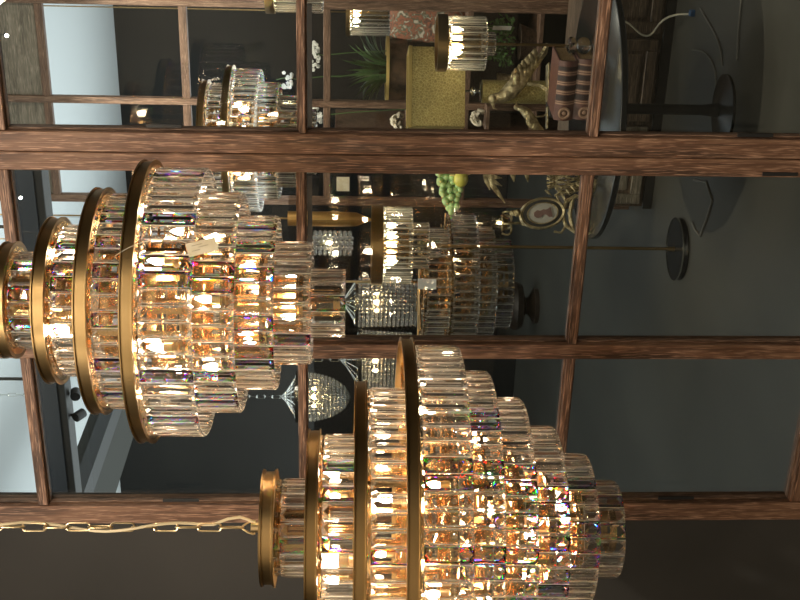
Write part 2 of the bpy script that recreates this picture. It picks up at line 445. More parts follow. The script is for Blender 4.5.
    inst.sort(key=lambda t: -(cos(t[3]-ea)*1.0 + t[0]*.6))
    rest = MB(); proto = {}
    for idx, (r, z, L, a) in enumerate(inst):
        jt = random.uniform(-.05,.05)
        Mx = Matrix.Translation((r*cos(a), r*sin(a), z-z0)) @ Matrix.Rotation(a+jt, 4, 'Z')
        if idx < 98:
            key = (L, idx % 3 == 2)
            if key not in proto:
                pm = prism_mesh(L, pw, pt); o = pm.build('crystal_bar', ('crystal', 'facet_prism', 'ground') if key[1] else ('crystal', 'facet', 'ground'), root); proto[key] = o
            else:
                o = proto[key].copy(); COL.objects.link(o)
            o.matrix_local = Mx
        else:
            pm = prism_mesh(L, pw, pt); rest.add(pm.v, pm.f, Mx); rest.mi = (rest.mi or []) + pm.mi
    o = rest.build('crystal_bars', ('crystal', 'facet', 'ground'), root); o['kind'] = 'stuff'
    return root

# the upper chandelier
C1 = Q(200, 302, 2.59); e1 = EYE.z-.028
ringsA = [(.122, e1+.768), (.176, e1+.672), (.240, e1+.574), (.300, e1+.473)]
tiersA = [(.100, e1+.738, .098), (.158, e1+.638, .098), (.226, e1+.540, .098), (.284, e1+.440, .104),
          (.232, e1+.352, .092), (.183, e1+.278, .092), (.128, e1+.205, .092), (.071, e1+.132, .09)]
ch1 = chandelier(C1.x, C1.y, ringsA, tiersA, .026, .0325, 0, None, None,
    [(.10, e1+.585, 3, .3), (.20, e1+.375, 7, .2), (.14, e1+.285, 4, .5), (.085, e1+.205, 3, 0), (.03, e1+.12, 2, .4)], e1+.80)
tag(ch1, 'brass and crystal tiered chandelier with a paper tag and no visible chain', 'chandelier')
rs = MB().tube([(0,0,.03),(0,0,CEIL-ringsA[0][1])], .005, 8); rs.build('suspension_rod', 'brass_pale', ch1)
# the lower chandelier
C2 = Q(400, 528, 2.55)
ringsB = [(.118, e1+.210), (.205, e1+.1165), (.310, e1+.0205), (.402, e1-.0755)]
tiersB = [(.098, e1+.170, .076), (.193, e1+.083, .090), (.292, e1-.012, .090), (.384, e1-.107, .092),
          (.330, e1-.176, .088), (.274, e1-.246, .088), (.213, e1-.318, .088), (.155, e1-.388, .088), (.098, e1-.455, .086)]
ch2 = chandelier(C2.x, C2.y, ringsB, tiersB, .0255, .0325, 0, None, None,
    [(.13, e1+.02, 4, .1), (.20, e1-.085, 6, .4), (.27, e1-.175, 8, .15), (.19, e1-.29, 6, .3), (.10, e1-.385, 4, .5), (.05, e1-.46, 2, .2)], e1+.225)  # lowest bulb pair added to brighten the bottom tiers
tag(ch2, 'large brass and crystal tiered chandelier hanging on a gold link chain', 'chandelier')
z0 = ringsB[0][1]
mb = MB().lathe([(.0001,.0005),(.123,.0005),(.123,.002),(.05,.003),(.0001,.003)], 64); mb.build('canopy_plate', 'brass', ch2, smooth=True)
MB().ring(.10, .124, -.0275, -.0255, 64).build('lower_flange', 'brass', ch2)
MB().lathe([(.0001,.004),(.0105,.004),(.0105,.026),(.0001,.026)], 20).build('hook_boss', 'brass_pale', ch2, smooth=True)
# U shackle and chain
sh = [(-.0,.0125,.017),(0,.014,.022),(0,.010,.033),(0,.0035,.043),(0,0,.046),(0,-.0035,.043),(0,-.010,.033),(0,-.014,.022),(0,-.0125,.017)]
rz2 = math.atan2(rt.y, rt.x)
def rotz(pts, a): return [Matrix.Rotation(a,3,'Z') @ Vector(p) for p in pts]
MB().tube(rotz(sh, rz2-PI/2+.0), .0022, 8).build('shackle', 'brass_pale', ch2, smooth=True)
def link_pts(hl, hw):
    pts = []
    for i in range(8): a = PI*i/7; pts.append((hw*cos(a), 0, hl-hw+hw*sin(a)))
    for i in range(8): a = PI+PI*i/7; pts.append((hw*cos(a), 0, -(hl-hw)+hw*sin(a)))
    return pts
hl, hw, wr = .0255, .0085, .0019
zc = .046+hl-.004; lk = None; i = 0
while zc < CEIL-z0-.03:
    ang = rz2 + (PI/2 if i % 2 == 0 else 0) + random.uniform(-.2,.2)
    if lk is None: lk = MB().tube(link_pts(hl,hw), wr, 8, True).build('chain_link', 'brass_pale', ch2, smooth=True); o = lk
    else: o = lk.copy(); COL.objects.link(o)
    o.location = (0,0,zc); o.rotation_euler = (0,0,ang); zc += 2*hl-2*wr-.0015; i += 1
cp = [(0,0,.006), Vector((cos(rz2),sin(rz2),0))*.012+Vector((0,0,.03))]
pts = [Vector((cos(rz2),sin(rz2),0))*.008+Vector((0,0,.015)), Vector((cos(rz2),sin(rz2),0))*.017+Vector((0,0,.032)), Vector((cos(rz2),sin(rz2),0))*.022+Vector((0,0,.05)),
       Vector((cos(rz2),sin(rz2),0))*.018+Vector((0,0,.075)), Vector((cos(rz2),sin(rz2),0))*.006+Vector((0,0,.105))]
for k in range(1, 60):
    z = .105+k*.025
    if z > CEIL-z0-.01: break
    pts.append(Vector((cos(rz2)*.009*sin(k*.5), sin(rz2)*.009*sin(k*.5), z)) + fwd*(.008*cos(k*.5)))
MB().tube(pts, .0032, 8).build('power_cable', 'cable', ch2, smooth=True)
MB().lathe([(.0001,CEIL-z0-.03),(.06,CEIL-z0-.025),(.06,CEIL-z0),(.0001,CEIL-z0)], 32).build('ceiling_rose', 'brass', ch2)

# price tag tied to the upper chandelier
tc_ = Q(202, 247, 2.59-.31)
mb = MB(); TW, TH = .029, .0105
Rt = Matrix((CX, CY, -fwd)).transposed().to_4x4()
# tag hangs down from its string, printed side to the shop
import_rot = Matrix.Translation(tc_) @ Rt @ Matrix.Rotation(math.radians(14),4,'Z') @ Matrix.Rotation(.25,4,'X')
mb.box((-TW, -TH*1.25, -.0004), (TW, TH*1.25, .0004))
tg = mb.build('price_tag', 'paper'); tg.matrix_world = import_rot
tag(tg, 'small beige paper price tag tied to the upper brass and crystal chandelier', 'price tag')
ln = MB()
for row, (a, b) in enumerate(((-.018,.002),(-.006,.012),(-.02,-.006))):
    x = a
    while x < b:
        w = random.uniform(.001,.003); ln.box((x, .006-row*.005, .0004), (x+w, .0072-row*.005, .0006)); x += w+.0012
ln.build('handwriting', 'ink', tg)
p0, p1 = Q(187, 243, 2.275), Q(140, 238, 2.28); p2 = Q(115, 256, 2.27)
s = MB().tube([import_rot.inverted() @ p for p in bz(p0, Q(165,236,2.27), p1, p2, 14)], .0006, 6); s.build('tag_string', 'cord_white', tg)

# ------------------------------------------------------------------ chandeliers beyond the glass
def place(o, p, z_shift): o.location = (p.x, p.y, z_shift); return o
zt1 = ringsA[0][1]
bk = chandelier(0, -3, ringsA[2:], tiersA[2:7], .026, .0325, 0, None, None,
    [(.15, e1+.385, 5, .2), (.10, e1+.30, 3, .5)], e1+.70, bulbm='bulb_dim')
pA = Q(262, 141, 4.9); bk.location = (pA.x, pA.y, ringsA[2][1] + (pA.z - (e1+.336)))
tag(bk, 'crystal chandelier behind the glass, partly hidden by the wide double stile, half dark', 'chandelier')
MB().tube([(0,0,.03),(0,0,CEIL-bk.location.z)], .005, 8).build('suspension_rod', 'brass_pale', bk)
pB = Q(473, 283, 6.4)
bk2 = chandelier(0, -3, ringsA[2:], tiersA[2:6], .026, .0325, 0, None, None, [(.10, e1+.375, 1, .2)], e1+.70, bulbm='bulb_dim', bands=False)
bk2.scale = (1.28,)*3
bk2.location = (pB.x, pB.y, pB.z + 1.28*(ringsA[2][1]-(e1+.336)))
tag(bk2, 'unlit dark crystal tiered chandelier behind the gold floor lamp beyond the glass', 'chandelier')
MB().tube([(0,0,.03),(0,0,(CEIL-bk2.location.z)/1.28)], .005, 8).build('suspension_rod', 'brass_pale', bk2)

def crystal_head(parent, rows, band_h, z, n_pitch=.0275, bulbm='bulb_white', nb=3):
    MB().ring(rows[0][0]*.28, rows[0][0]*.3, z-rows[0][2]*.95, z, 24).build('inner_sleeve', 'brass_bright', parent)  # sleeve added inside the drum to brighten the crystals
    """drum of crystal bars under a brass disc; rows: (radius, top, length), local z"""
    r0 = rows[0][0]
    MB().lathe([(.0001,z),(r0+.012,z),(r0+.012,z+band_h),(r0+.004,z+band_h),(r0+.004,z+.004),(.0001,z+.004)], 48).build('brass_disc', 'brass', parent, smooth=True)
    first = True
    for (r, t, L) in rows:
        n = max(8, round(2*PI*r/n_pitch)); mb = MB(); pr = None
        if t < z-.01: MB().ring(r-.012, r, t+.003, t+.007, 32).build('hook_ring', 'brass_bright', parent)
        for i in range(n):
            a = 2*PI*i/n
            if pr is None: pr = prism_mesh(L, .0255, .011, .008, False).build('crystal_bar', ('crystal', 'facet', 'ground'), parent); o = pr
            else: o = pr.copy(); COL.objects.link(o)
            o.location = (r*cos(a), r*sin(a), t); o.rotation_euler = (0,0,a)
    for i in range(nb):
        a = 2*PI*i/nb+.5; rr = r0*.55
        h = MB().lathe([(.0001,0),(.012,0),(.012,.02),(.0001,.02)], 10).build('lamp_holder', 'brass_pale', parent, loc=(rr*cos(a), rr*sin(a), z-.02))
        b = bulb_mb(.012, .05); b.build('bulb', bulbm, h, smooth=True, rot=(PI,0,0))
# floor lamp
Fb = R(681, 249, 0.0); dF = (Fb-EYE).dot(fwd)
fl = empty('floor_lamp', (Fb.x, Fb.y, 0))
tag(fl, 'gold floor lamp with a tiered crystal drum shade on a thin rod and round base', 'floor lamp')
MB().lathe([(.0001,0),(.145,0),(.148,.008),(.14,.03),(.0001,.032)], 48).build('base', 'table', fl, smooth=True)
MB().ring(.139,.1485,.026,.033, 48).build('base_rim', 'chrome', fl)
zr = lambda px: Q(px, 249, dF).z
MB().lathe([(.0001,.03),(.012,.03),(.01,.06),(.0075,.07),(.0075,zr(378)),(.0001,zr(378))], 16).build('rod', 'brass', fl, smooth=True)
crystal_head(fl, [(.175, zr(382.5), .135), (.105, zr(408)-.0, .095), (.048, zr(428), .055)], zr(371)-zr(382), zr(382), nb=5)
# round black table with the things on it
TZ = R(592, 110, 0).z
Tc = Q(592, 108, 5.0); TT = Tc.z
tb = empty('round_table', (Tc.x, Tc.y, 0)); tag(tb, 'low round black-edged table beyond the glass carrying books and ornaments', 'table')
MB().lathe([(.0001,TT-.03),(.53,TT-.03),(.545,TT-.022),(.545,TT-.004),(.54,TT),(.0001,TT)], 72).build('tabletop', 'table', tb, smooth=True)
MB().lathe([(.0001,0),(.15,0),(.15,.012),(.03,.03),(.022,.1),(.022,TT-.05),(.15,TT-.03),(.0001,TT-.03)], 40).build('pedestal', 'table', tb, smooth=True)
def T_(px, py): return R(px, py, TT)
# table lamp
L0 = T_(597, 46); dl = (L0-EYE).dot(fwd); zl = lambda px: Q(px, 47, dl).z
tl = empty('table_lamp', (L0.x, L0.y, TT)); tag(tl, 'lit crystal table lamp with a brass disc top and glass ball base', 'table lamp')
o = MB().lathe([(.0001,0),(.06,0),(.062,.012),(.03,.02),(.0001,.022)], 32).build('base', 'glass', tl, smooth=True)
MB().ball((0,0,.055), .036, 20, 14, (1,1,.8)).build('lower_glass_ball', 'glass', tl, smooth=True)
MB().ball((0,0,.105), .036, 20, 14, (1,1,.6)).build('upper_glass_ball', 'glass', tl, smooth=True)
MB().tube([(0,0,.13),(0,0,zl(440)-TT)], .006, 10).build('rod', 'brass', tl)
crystal_head(tl, [(.103, zl(447)-TT, .155), (.042, zl(480)-TT, .06)], zl(436)-zl(446), zl(446)-TT, nb=3)
pt = Q(502, 28, dl); t2 = MB().box((-.0005,-.018,-.038),(.0005,.018,.038)).build('price_tag', 'white_paper', loc=pt, rot=(0,0,YAW+.22))
tag(t2, 'white price ticket dangling beside the lit table lamp', 'price tag')
pt = Q(427, 284, dF-.2); t3 = MB().box((-.0005,-.024,-.042),(.0005,.024,.042)).build('price_tag', 'white_paper', loc=pt, rot=(0,0,PI/2+.3))
tag(t3, 'white price ticket dangling beside the gold floor lamp', 'price tag')
MB().tube([(0,0,.042),(0,0,.15)], .001, 5).build('tag_string', 'cord_white', t3)
MB().tube([(0,0,.038),(0,0,.10)], .001, 5).build('tag_string', 'cord_white', t2)

# books lying flat
def book(px0, px1, pyl, pyr, label, dz, depth_off=0.0, zb=None):
    p = T_(597, (pyl+pyr)/2); d = (p-EYE).dot(fwd)
    W = (pyl-pyr)/F*d; H = (px1-px0)/F*d; D = .19
    root = empty('leather_book', (p.x, p.y, zb), YAW - .52)
    tag(root, label, 'book', 'leather books stacked on the round table')
    t = .008
    MB().bbox((-W/2,0,0),(W/2,D,t),.002).build('cover', 'leather', root)
    MB().bbox((-W/2,0,H-t),(W/2,D,H),.002).build('cover', 'leather', root)
    MB().box((-W/2+.008,.012,t),(W/2-.006,D-.006,H-t)).build('page_block', 'pages', root)
    # rounded spine
    sp = MB(); n = 10; pr = [(-.014*sin(PI*i/n), H*i/n) for i in range(n+1)]
    vs = [(x, y, z) for x in (-W/2, W/2) for y, z in pr] + [(x, .01, z) for x in (-W/2, W/2) for z in (0, H)]
    fs = [(i, i+1, n+1+i+1, n+1+i) for i in range(n)]; fs += [tuple(range(n, -1, -1)) , tuple(range(n+1, 2*n+2))]
    sp.add(vs, fs); so = sp.build('spine', 'leather', root)
    bd = MB(); lb = MB()
    x = -W/2+.07; 
    for k, w in enumerate((.006,.004,.022,.004,.006,.018,.005,.004,.02,.005,.006,.016,.004)):
        tgt = lb if w > .012 else bd
        pr2 = [(-.0155*sin(PI*i/n)-.001, H*i/n) for i in range(n+1)]
        vs = [(xx, y, z) for xx in (x, x+w) for y, z in pr2]
        tgt.add(vs, [(i, i+1, n+1+i+1, n+1+i) for i in range(n)] ); x += w+.004
        if x > W/2-.02: break
    bd.build('gilt_band', 'leather_lit', so); lb.build('title_label', 'leather_dk', so)
    md = MB().lathe([(.014,-.002),(.026,-.002),(.026,.002),(.020,.004),(.014,.002)], 20, Matrix.Translation((-W/2+.034,-.0165,H/2)) @ Matrix.Rotation(PI/2,4,'X'), True)
    md.ball((-W/2+.034,-.0165,H/2), .010, 8, 6, (1,.4,1)); md.build('medallion', 'leather_lit', so)
    return H
hB = book(573, 595, 121, 58, 'oxblood leather book with gilt bands lying flat, lower of the two on the round table', 0, zb=TT)
book(553, 572, 122, 60, 'oxblood leather book with gilt bands lying flat, upper of the two on the round table', 0, zb=TT+hB)

# gilded bird figures on a black plinth
pl = T_(590, 88); pz = pl + (fwd.xy.to_3d().normalized())*.16
zpl = Q(548, 95, (pz-EYE).dot(fwd)).z
b_ = MB().bbox((-.10,-.06,0),(.13,.06,zpl-TT),.003).build('display_block', 'black', loc=(pz.x, pz.y, TT), rot=(0,0,YAW-.1))
tag(b_, 'black display block behind the stacked leather books', 'display block')
def bird(px, py, s, label, face, dz=0, lean=.35):
    d = (pz-EYE).dot(fwd); p = Q(px, py, d); p.z = zpl
    root = empty('bird_figurine', p, YAW + (0 if face > 0 else PI)); tag(root, label, 'figurine', 'gilded bird figurines')
    mb = MB(); n = 14
    path = [(-.085,0,.03),(-.05,0,.065),(-.01,0,.10),(.03,0,.135),(.05,0,.165),(.052,0,.19),(.06,0,.205)]
    rad = [.006,.018,.029,.029,.019,.014,.004]
    mb.tube([Vector(q)*s for q in path], s, 14, taper=rad)
    mb.ball((.056*s,0,.190*s), .018*s, 12, 8)
    body = mb.build('body', 'gilt', root, smooth=True)
    MB().tube([Vector(q)*s for q in ((.07,0,.192),(.087,0,.188),(.092,0,.176))], .007*s, 8, taper=[1,.6,.1]).build('beak', 'gilt', root, smooth=True)
    for sd in (-1, 1):
        w = MB(); 
        for k in range(6):
            w.ball((-.02*s-.014*k*s, sd*(.030-.003*k)*s, (.115-.013*k)*s), .03*s, 8, 6, (1,.2,.45), Matrix.Identity(4))
        w.build('wing', 'gilt', root, smooth=True)
        MB().tube([Vector(q)*s for q in ((.0,sd*.012,.075),(.004,sd*.013,.03),(.02,sd*.014,.004))], .004*s, 6).build('leg', 'gilt', root)
    tl_ = MB().tube([Vector(q)*s for q in ((-.06,0,.05),(-.11,0,.015),(-.14,0,.004))], .014*s, 6, taper=[1,.9,.5]); tl_.build('tail', 'gilt', root, smooth=True)
    MB().bbox((-.07*s,-.03*s,0),(.06*s,.03*s,.006),.002).build('base', 'gilt', root)
    return root
bird(548, 84, 1.25, 'gilded bird figurine perched upright with raised head, the one nearer the lamp rod', -1)
bird(548, 117, .72, 'gilded bird figurine, smaller and lower one beside the wide double stile', 1)

# fruit stand
fs0 = T_(600, 165); fdir = fwd.xy.to_3d().normalized(); fs0 = fs0 + fdir*.12; df = (fs0-EYE).dot(fwd)
zf = Q(466, 165, df).z - TT
st = empty('fruit_stand', (fs0.x, fs0.y, TT)); tag(st, 'tall dark footed bowl holding green grapes and a lemon', 'bowl')
MB().lathe([(.0001,0),(.07,0),(.065,.012),(.015,.03),(.01,.1),(.014,zf*.5),(.008,zf*.7),(.012,zf-.01),(.05,zf),(.08,zf+.03),(.11,zf+.065),(.105,zf+.065),(.075,zf+.035),(.04,zf+.012),(.0001,zf+.01)], 36).build('bowl', 'bowl', st, smooth=True)
gp = Q(455, 190, df-.06)
gr = empty('grape_bunch', gp); tag(gr, 'bunch of pale green grapes spilling over the edge of the dark bowl', 'grapes')
g0 = None; rr = random.Random(3)
targets = []; tries = 0
while len(targets) < 74 and tries < 20000:
    tries += 1; layer = len(targets) % 2; t = rr.random()
    lo = 438 + 13*t**2; hi = 466 - 11*t; px = rr.uniform(lo, hi); py = 166+47*t
    if all((px-a)**2+(py-b)**2 > 4.6**2 or c != layer for a, b, c in [(q[0], q[1], q[3]) for q in targets]):
        targets.append((px, py, df-.19+.03*layer+rr.uniform(-.006,.006), layer))
targets = [q[:3] for q in targets]
for (px, py, d) in targets:
    p = Q(px, py, d) - gp
    if g0 is None: g0 = MB().ball((0,0,0), .0135, 12, 8).build('grape', 'grape', gr, smooth=True); o = g0
    else: o = g0.copy(); COL.objects.link(o)
    o.location = p; o.scale = (rr.uniform(.85,1.1),)*3
le = Q(461, 179, df-.215); o = MB().ball((0,0,0), .026, 16, 12, (1.3,1,1.1)).build('lemon', 'lemon', smooth=True, loc=le); tag(o, 'yellow green lemon resting among the grapes', 'lemon')
MB().tube([Q(470,174,df-.21)-le, Q(460,176,df-.235)-le, Q(450,175,df-.22)-le], .003, 6).build('stalk', 'gold_rim', o)

# gilded leaf spray
def leafblade(mb, p0, p1, w, nrm):
    p0, p1 = Vector(p0), Vector(p1); t = (p1-p0); sd = t.cross(nrm).normalized(); n = 7; vs = []; fs = []
    for i in range(n+1):
        u = i/n; ww = w*sin(PI*min(.98, u*.9+.1))**.8*(1-u*.35); c = p0+t*u+nrm*(.12*t.length*sin(PI*u))
        vs += [tuple(c-sd*ww), tuple(c+nrm*.25*ww), tuple(c+sd*ww)]
        if i: 
            k = 3*i; fs += [(k-3,k-2,k+1,k),(k-2,k-1,k+2,k+1)]
    mb.add(vs, fs)
def spray(name, label, cat, stem, leaves, d, m_='gilt', w=.012):
    root = empty(name, stem[-1]); tag(root, label, cat)
    o0 = Vector(stem[-1])
    MB().tube([Vector(s)-o0 for s in stem], .004, 6).build('stem', m_, root, smooth=True)
    for a, b in leaves:
        mb = MB(); leafblade(mb, a-o0, b-o0, w, -fwd)
        mb.tube([a-o0, (a+b)/2-o0-fwd*.006, b-o0], .0025, 5); mb.build('leaf', m_, root, smooth=True)
    return root
dl2 = df-.04
base = Q(597, 176, dl2); base.z = TT
spray('gilded_leaf_spray', 'spray of gilded leaves rising above the table under the grapes', 'ornament',
      [Q(484,174,dl2), Q(500,170,dl2), Q(540,168,dl2), base],
      [(Q(484,174,dl2),Q(490,190,dl2)),(Q(488,180,dl2),Q(505,203,dl2)),(Q(484,176,dl2),Q(502,178,dl2)),(Q(484,177,dl2),Q(502,186,dl2)),(Q(500,172,dl2),Q(516,168,dl2)),(Q(512,170,dl2),Q(514,182,dl2)),(Q(526,170,dl2),Q(528,182,dl2)),(Q(484,172,dl2),Q(478,160,dl2))], dl2)
# filigree vase and little gilt branch
fv = T_(594, 182); dv = (fv-EYE).dot(fwd)
v = empty('gilded_filigree_vase', (fv.x, fv.y, TT)); tag(v, 'gilded openwork vase on the round table by the double stile', 'vase')
mb = MB(); Hh = .19
prof = [(.04,0),(.045,.01),(.018,.03),(.035,.06),(.052,.1),(.045,.14),(.022,.165),(.034,.19)]
for i in range(12):
    a = 2*PI*i/12
    mb.tube([(r*cos(a+z*6), r*sin(a+z*6), z) for r, z in prof], .0032, 5)
    mb.tube([(r*cos(a-z*6), r*sin(a-z*6), z) for r, z in prof], .0032, 5)
mb.build('filigree', 'gilt', v, smooth=True)
MB().lathe([(.0001,0),(.045,0),(.045,.01),(.018,.03),(.0001,.03)], 24).build('foot', 'gilt', v, smooth=True)
spray('gilded_twig', 'small gilded twig with short leaves leaning by the openwork vase', 'ornament',
      [Q(555,196,dv-.05), Q(565,186,dv-.05), Q(590,182,dv-.05)],
      [(Q(556+k*5,195-k*3,dv-.05),Q(560+k*5,203-k*4,dv-.05)) for k in range(5)]+[(Q(545,190,dv-.05),Q(552,196,dv-.05))], dv, w=.006)

# oval cameo on a gilded stand
cb = T_(590, 214); dc = (cb-EYE).dot(fwd)
co = Q(542, 212, dc); cm = empty('cameo_portrait', (cb.x, cb.y, TT), YAW); tag(cm, 'oval silhouette portrait in a black and gold frame on an ornate gilded stand', 'portrait')
zc_ = co.z-TT
Tm = Matrix.Translation((0,0,zc_)) @ Matrix.Rotation(-.18,4,'Y') @ Matrix.Rotation(PI/2,4,'X')
S = Matrix.Diagonal((.062,.092,1,1))
MB().lathe([(0.0001,-.004),(.78,-.004),(.98,-.002),(.98,.008),(.0001,.008)], 48, Tm@S).build('oval_mount', 'cameo_dk', cm)
MB().lathe([(.9,-.004),(1.08,-.004),(1.08,.0),(1.0,.012),(.9,.008)], 48, Tm@S, True).build('gold_frame', 'gilt', cm, smooth=True)
MB().lathe([(.0001,.009),(.66,.009),(.66,.012),(.0001,.013)], 48, Tm@S).build('ivory_oval', 'cameo', cm)
MB().lathe([(.66,.008),(.72,.008),(.72,.014),(.66,.014)], 48, Tm@S, True).build('inner_gold_ring', 'gilt', cm)
fg = MB()
sil = [(-.022,-.038),(.020,-.036),(.012,-.016),(.016,-.004),(.011,.008),(.016,.022),(.008,.036),(-.006,.038),(-.016,.028),(-.017,.012),(-.008,.0),(-.008,-.012),(-.02,-.024)]
fg.add([(x,y,.0135) for x,y in sil]+[(x,y,.0155) for x,y in sil], [tuple(range(13,26))]+[(i,(i+1)%13,13+(i+1)%13,13+i) for i in range(13)], Tm)
fg.build('silhouette', 'cameo_fig', cm)
od = MB()
for k in range(9): od.ball((.006*sin(k*2.1), 0, zc_+.10+.004*k), .012-.0008*k, 8, 6)
od.build('crest', 'gilt', cm, smooth=True)
sd_ = MB()
for sx in (-1, 1):
    sd_.tube([Vector((sx*.01,0,zc_-.085)), Vector((sx*.05,0,zc_-.10)), Vector((sx*.075,0,zc_-.14)), Vector((sx*.06,-.01,.03)), Vector((sx*.085,-.02,.006))], .0075, 8, taper=[1,1.2,1.3,1,.8])
    sd_.tube([Vector((sx*.05,0,zc_-.10)), Vector((sx*.08,0,zc_-.08)), Vector((sx*.075,0,zc_-.05))], .005, 8)
sd_.tube([Vector((-.07,0,zc_-.13)), Vector((0,0,zc_-.115)), Vector((.07,0,zc_-.13))], .009, 8)
sd_.build('stand', 'gilt', cm, smooth=True)

# small gilded sconce hanging in the dark
sp_ = Q(508, 223, 5.7)
gs = empty('gilded_candle_ornament', sp_); tag(gs, 'small gilded hanging candle ornament with a glass cup', 'ornament')
MB().lathe([(.0001,0),(.03,.005),(.045,.03),(.04,.03),(.025,.012),(.0001,.01)], 20).build('cup', 'brass_bright', gs, smooth=True)
MB().ring(.028,.034,.025,.075, 20).build('glass_cup', 'glass', gs)
mb = MB()
for i in range(5):
    a = 2*PI*i/5; mb.tube(bz((0,0,-.01),(.05*cos(a),.05*sin(a),-.03),(.07*cos(a),.07*sin(a),0),(.05*cos(a),.05*sin(a),.03),8), .005, 6)
mb.tube([(0,0,0),(0,0,-.07)], .006, 6); mb.ball((0,0,-.075), .014, 8, 6); mb.build('scrolls', 'gilt', gs, smooth=True)
bulb_mb(.008,.025).build('candle_bulb', 'bulb_dim', gs, loc=(0,0,.03))
MB().tube([(0,0,.03),(0,0,CEIL-sp_.z)], .0008, 5).build('hanging_wire', 'black', gs)

# ------------------------------------------------------------------ second partition far behind
Y2 = 6.2
p2 = empty('window_3', (X(100,400,Y2), Y2, 0)); struct(p2)
def z2(px, py=100): return Z(px, py, Y2)
sx = [(X(204.5,350,Y2),X(197.5,350,Y2)), (X(107,350,Y2),X(100.5,350,Y2)), (X(9,350,Y2),X(0,350,Y2))]
for a, b in sx: mem(p2, 'stile', a, b, .02, 3.75, None, Y2-.02, Y2+.02, m_='wood_back')
rz = [(z2(612),z2(603)), (z2(469),z2(463)), (z2(330.5),z2(323.5)), (z2(189,60),z2(181,60)), (z2(50,80),z2(42,80)), (3.71,3.75)]
for (xa, xb) in ((sx[0][1], sx[1][0]), (sx[1][1], sx[2][0])):
    for (a, b) in rz: mem(p2, 'rail', xa, xb, a, b, None, Y2-.018, Y2+.02, m_='wood_back')
    o = MB().bbox((xa, Y2-.005, rz[4][1]), (xb, Y2+.01, 3.71), .002).build('transom_panel', 'taupe'); inparent(o, p2)
    for za, zb in zip(rz[1:5], rz[0:4]):
        pass
xq = sx[2][1]
mem(p2, 'stile', xq, xq+.25, .02, 3.75, None, Y2-.02, Y2+.02, m_='wood_back')

# shelf case behind it
YS = 6.75
def zs(px, py=70): return Z(px, py, YS)
xs0, xs1 = X(128,420,YS), X(-40,420,YS)
sb = empty('shelf_unit', ((xs0+xs1)/2, YS+.15, 0)); tag(sb, 'open dark wooden shelf unit behind the farther window frame', 'shelf unit')
def insb(o): return inparent(o, sb)
lv = [(408, 'A'), (464, 'B'), (533, 'C')]
SH = {}
for px, k in lv:
    SH[k] = zs(px); insb(MB().bbox((xs0, YS-.12, SH[k]-.025), (xs1 if k != 'A' else X(46,410,YS), YS+.35, SH[k]), .002).build('shelf_board', 'wood_back'))
insb(MB().bbox((xs0-.03, YS-.12, 0), (xs0, YS+.35, zs(335)), .002).build('side_panel', 'wood_back'))
insb(MB().bbox((xs1, YS-.12, 0), (xs1+.03, YS+.35, zs(335)), .002).build('side_panel', 'wood_back'))
insb(MB().box((xs0, YS+.33, 0), (xs1, YS+.35, zs(405))).build('back_panel', 'black'))
def on(k, px, py, yo=0):
    """stand on shelf k under picture direction (px, py)"""
    p = P(px, py, YS+yo); p.z = SH[k]; return p
# blade-leaf plant in a bronze pot
pp = on('A', 400, 70, .05); dp = (pp-EYE).dot(fwd)
pt_ = empty('potted_plant', pp); tag(pt_, 'dark blade-leaved plant in a hammered bronze pot', 'plant')
u = dp/F
MB().lathe([(.0001,0),(29*u,0),(31*u,.01),(31*u,20*u),(29*u,20*u),(28*u,12*u),(.0001,12*u)], 40).build('pot', 'pot', pt_, smooth=True)
MB().lathe([(29.5*u,19*u),(33*u,19*u),(33*u,22*u),(29.5*u,22*u)], 40, None, True).build('pot_rim', 'gold_rim', pt_)
rr = random.Random(5)
for k in range(64):
    a = rr.uniform(0, 2*PI); r = rr.uniform(.3,1.15); mb = MB()
    L = rr.uniform(.26,.42); tip = Vector((cos(a)*L*r*.8, sin(a)*L*r*.35-.02, L*(1.15-.5*r)))
    mid = Vector((cos(a)*L*r*.25, sin(a)*L*r*.12, L*.65)); n = 8; w = rr.uniform(.009,.015); b0 = Vector((cos(a)*.04, sin(a)*.04, 12*u))
    vs = []; fs = []
    for i in range(n+1):
        t = i/n; c = b0*(1-t)**2 + mid*2*t*(1-t) + tip*t*t + Vector((0,0,12*u*0)); ww = w*(1-t**2)+.0005
        sd = Vector((-sin(a+.7), cos(a+.7), 0))
        vs += [tuple(c-sd*ww), tuple(c+Vector((0,0,-.3*ww))), tuple(c+sd*ww)]
        if i: q = 3*i; fs += [(q-3,q-2,q+1,q),(q-2,q-1,q+2,q+1)]
    mb.add(vs, fs); mb.build('leaf', 'leaf_dark', pt_, smooth=True)
# lamp with a crackled gold shade, standing on the round table behind the ornaments
gq = Q(464, 91, 5.38); gq.z = TT; dg = 5.38; u = dg/F; zg = lambda px: Q(px, 91, dg).z-TT
gs2 = empty('gold_table_lamp', gq, YAW); tag(gs2, 'table lamp with a square gold crackled shade and a gold cylinder body', 'table lamp')
W = 39*u; z_lo, z_hi = zg(463), zg(408.5)
mb = MB()
for (a, b) in (((-W,-.1),(W,-.1)), ((W,-.1),(W,.1)), ((W,.1),(-W,.1)), ((-W,.1),(-W,-.1))):
    a = Vector((*a,z_lo)); b = Vector((*b,z_lo)); n_ = (b-a).cross(Vector((0,0,1))).normalized()*.004; hv = Vector((0,0,z_hi-z_lo))
    mb.add([a, b, b-n_, a-n_, a+hv, b+hv, b-n_+hv, a-n_+hv], [(0,1,5,4),(2,3,7,6),(4,5,6,7),(0,3,2,1),(1,2,6,5),(3,0,4,7)])
mb.build('lamp_shade', 'crackle', gs2)
mb = MB()
for sy in (-1, 1): mb.bbox((-W-.003, sy*.1-.005, z_hi-.010), (W+.003, sy*.1+.005, z_hi+.006), .001)
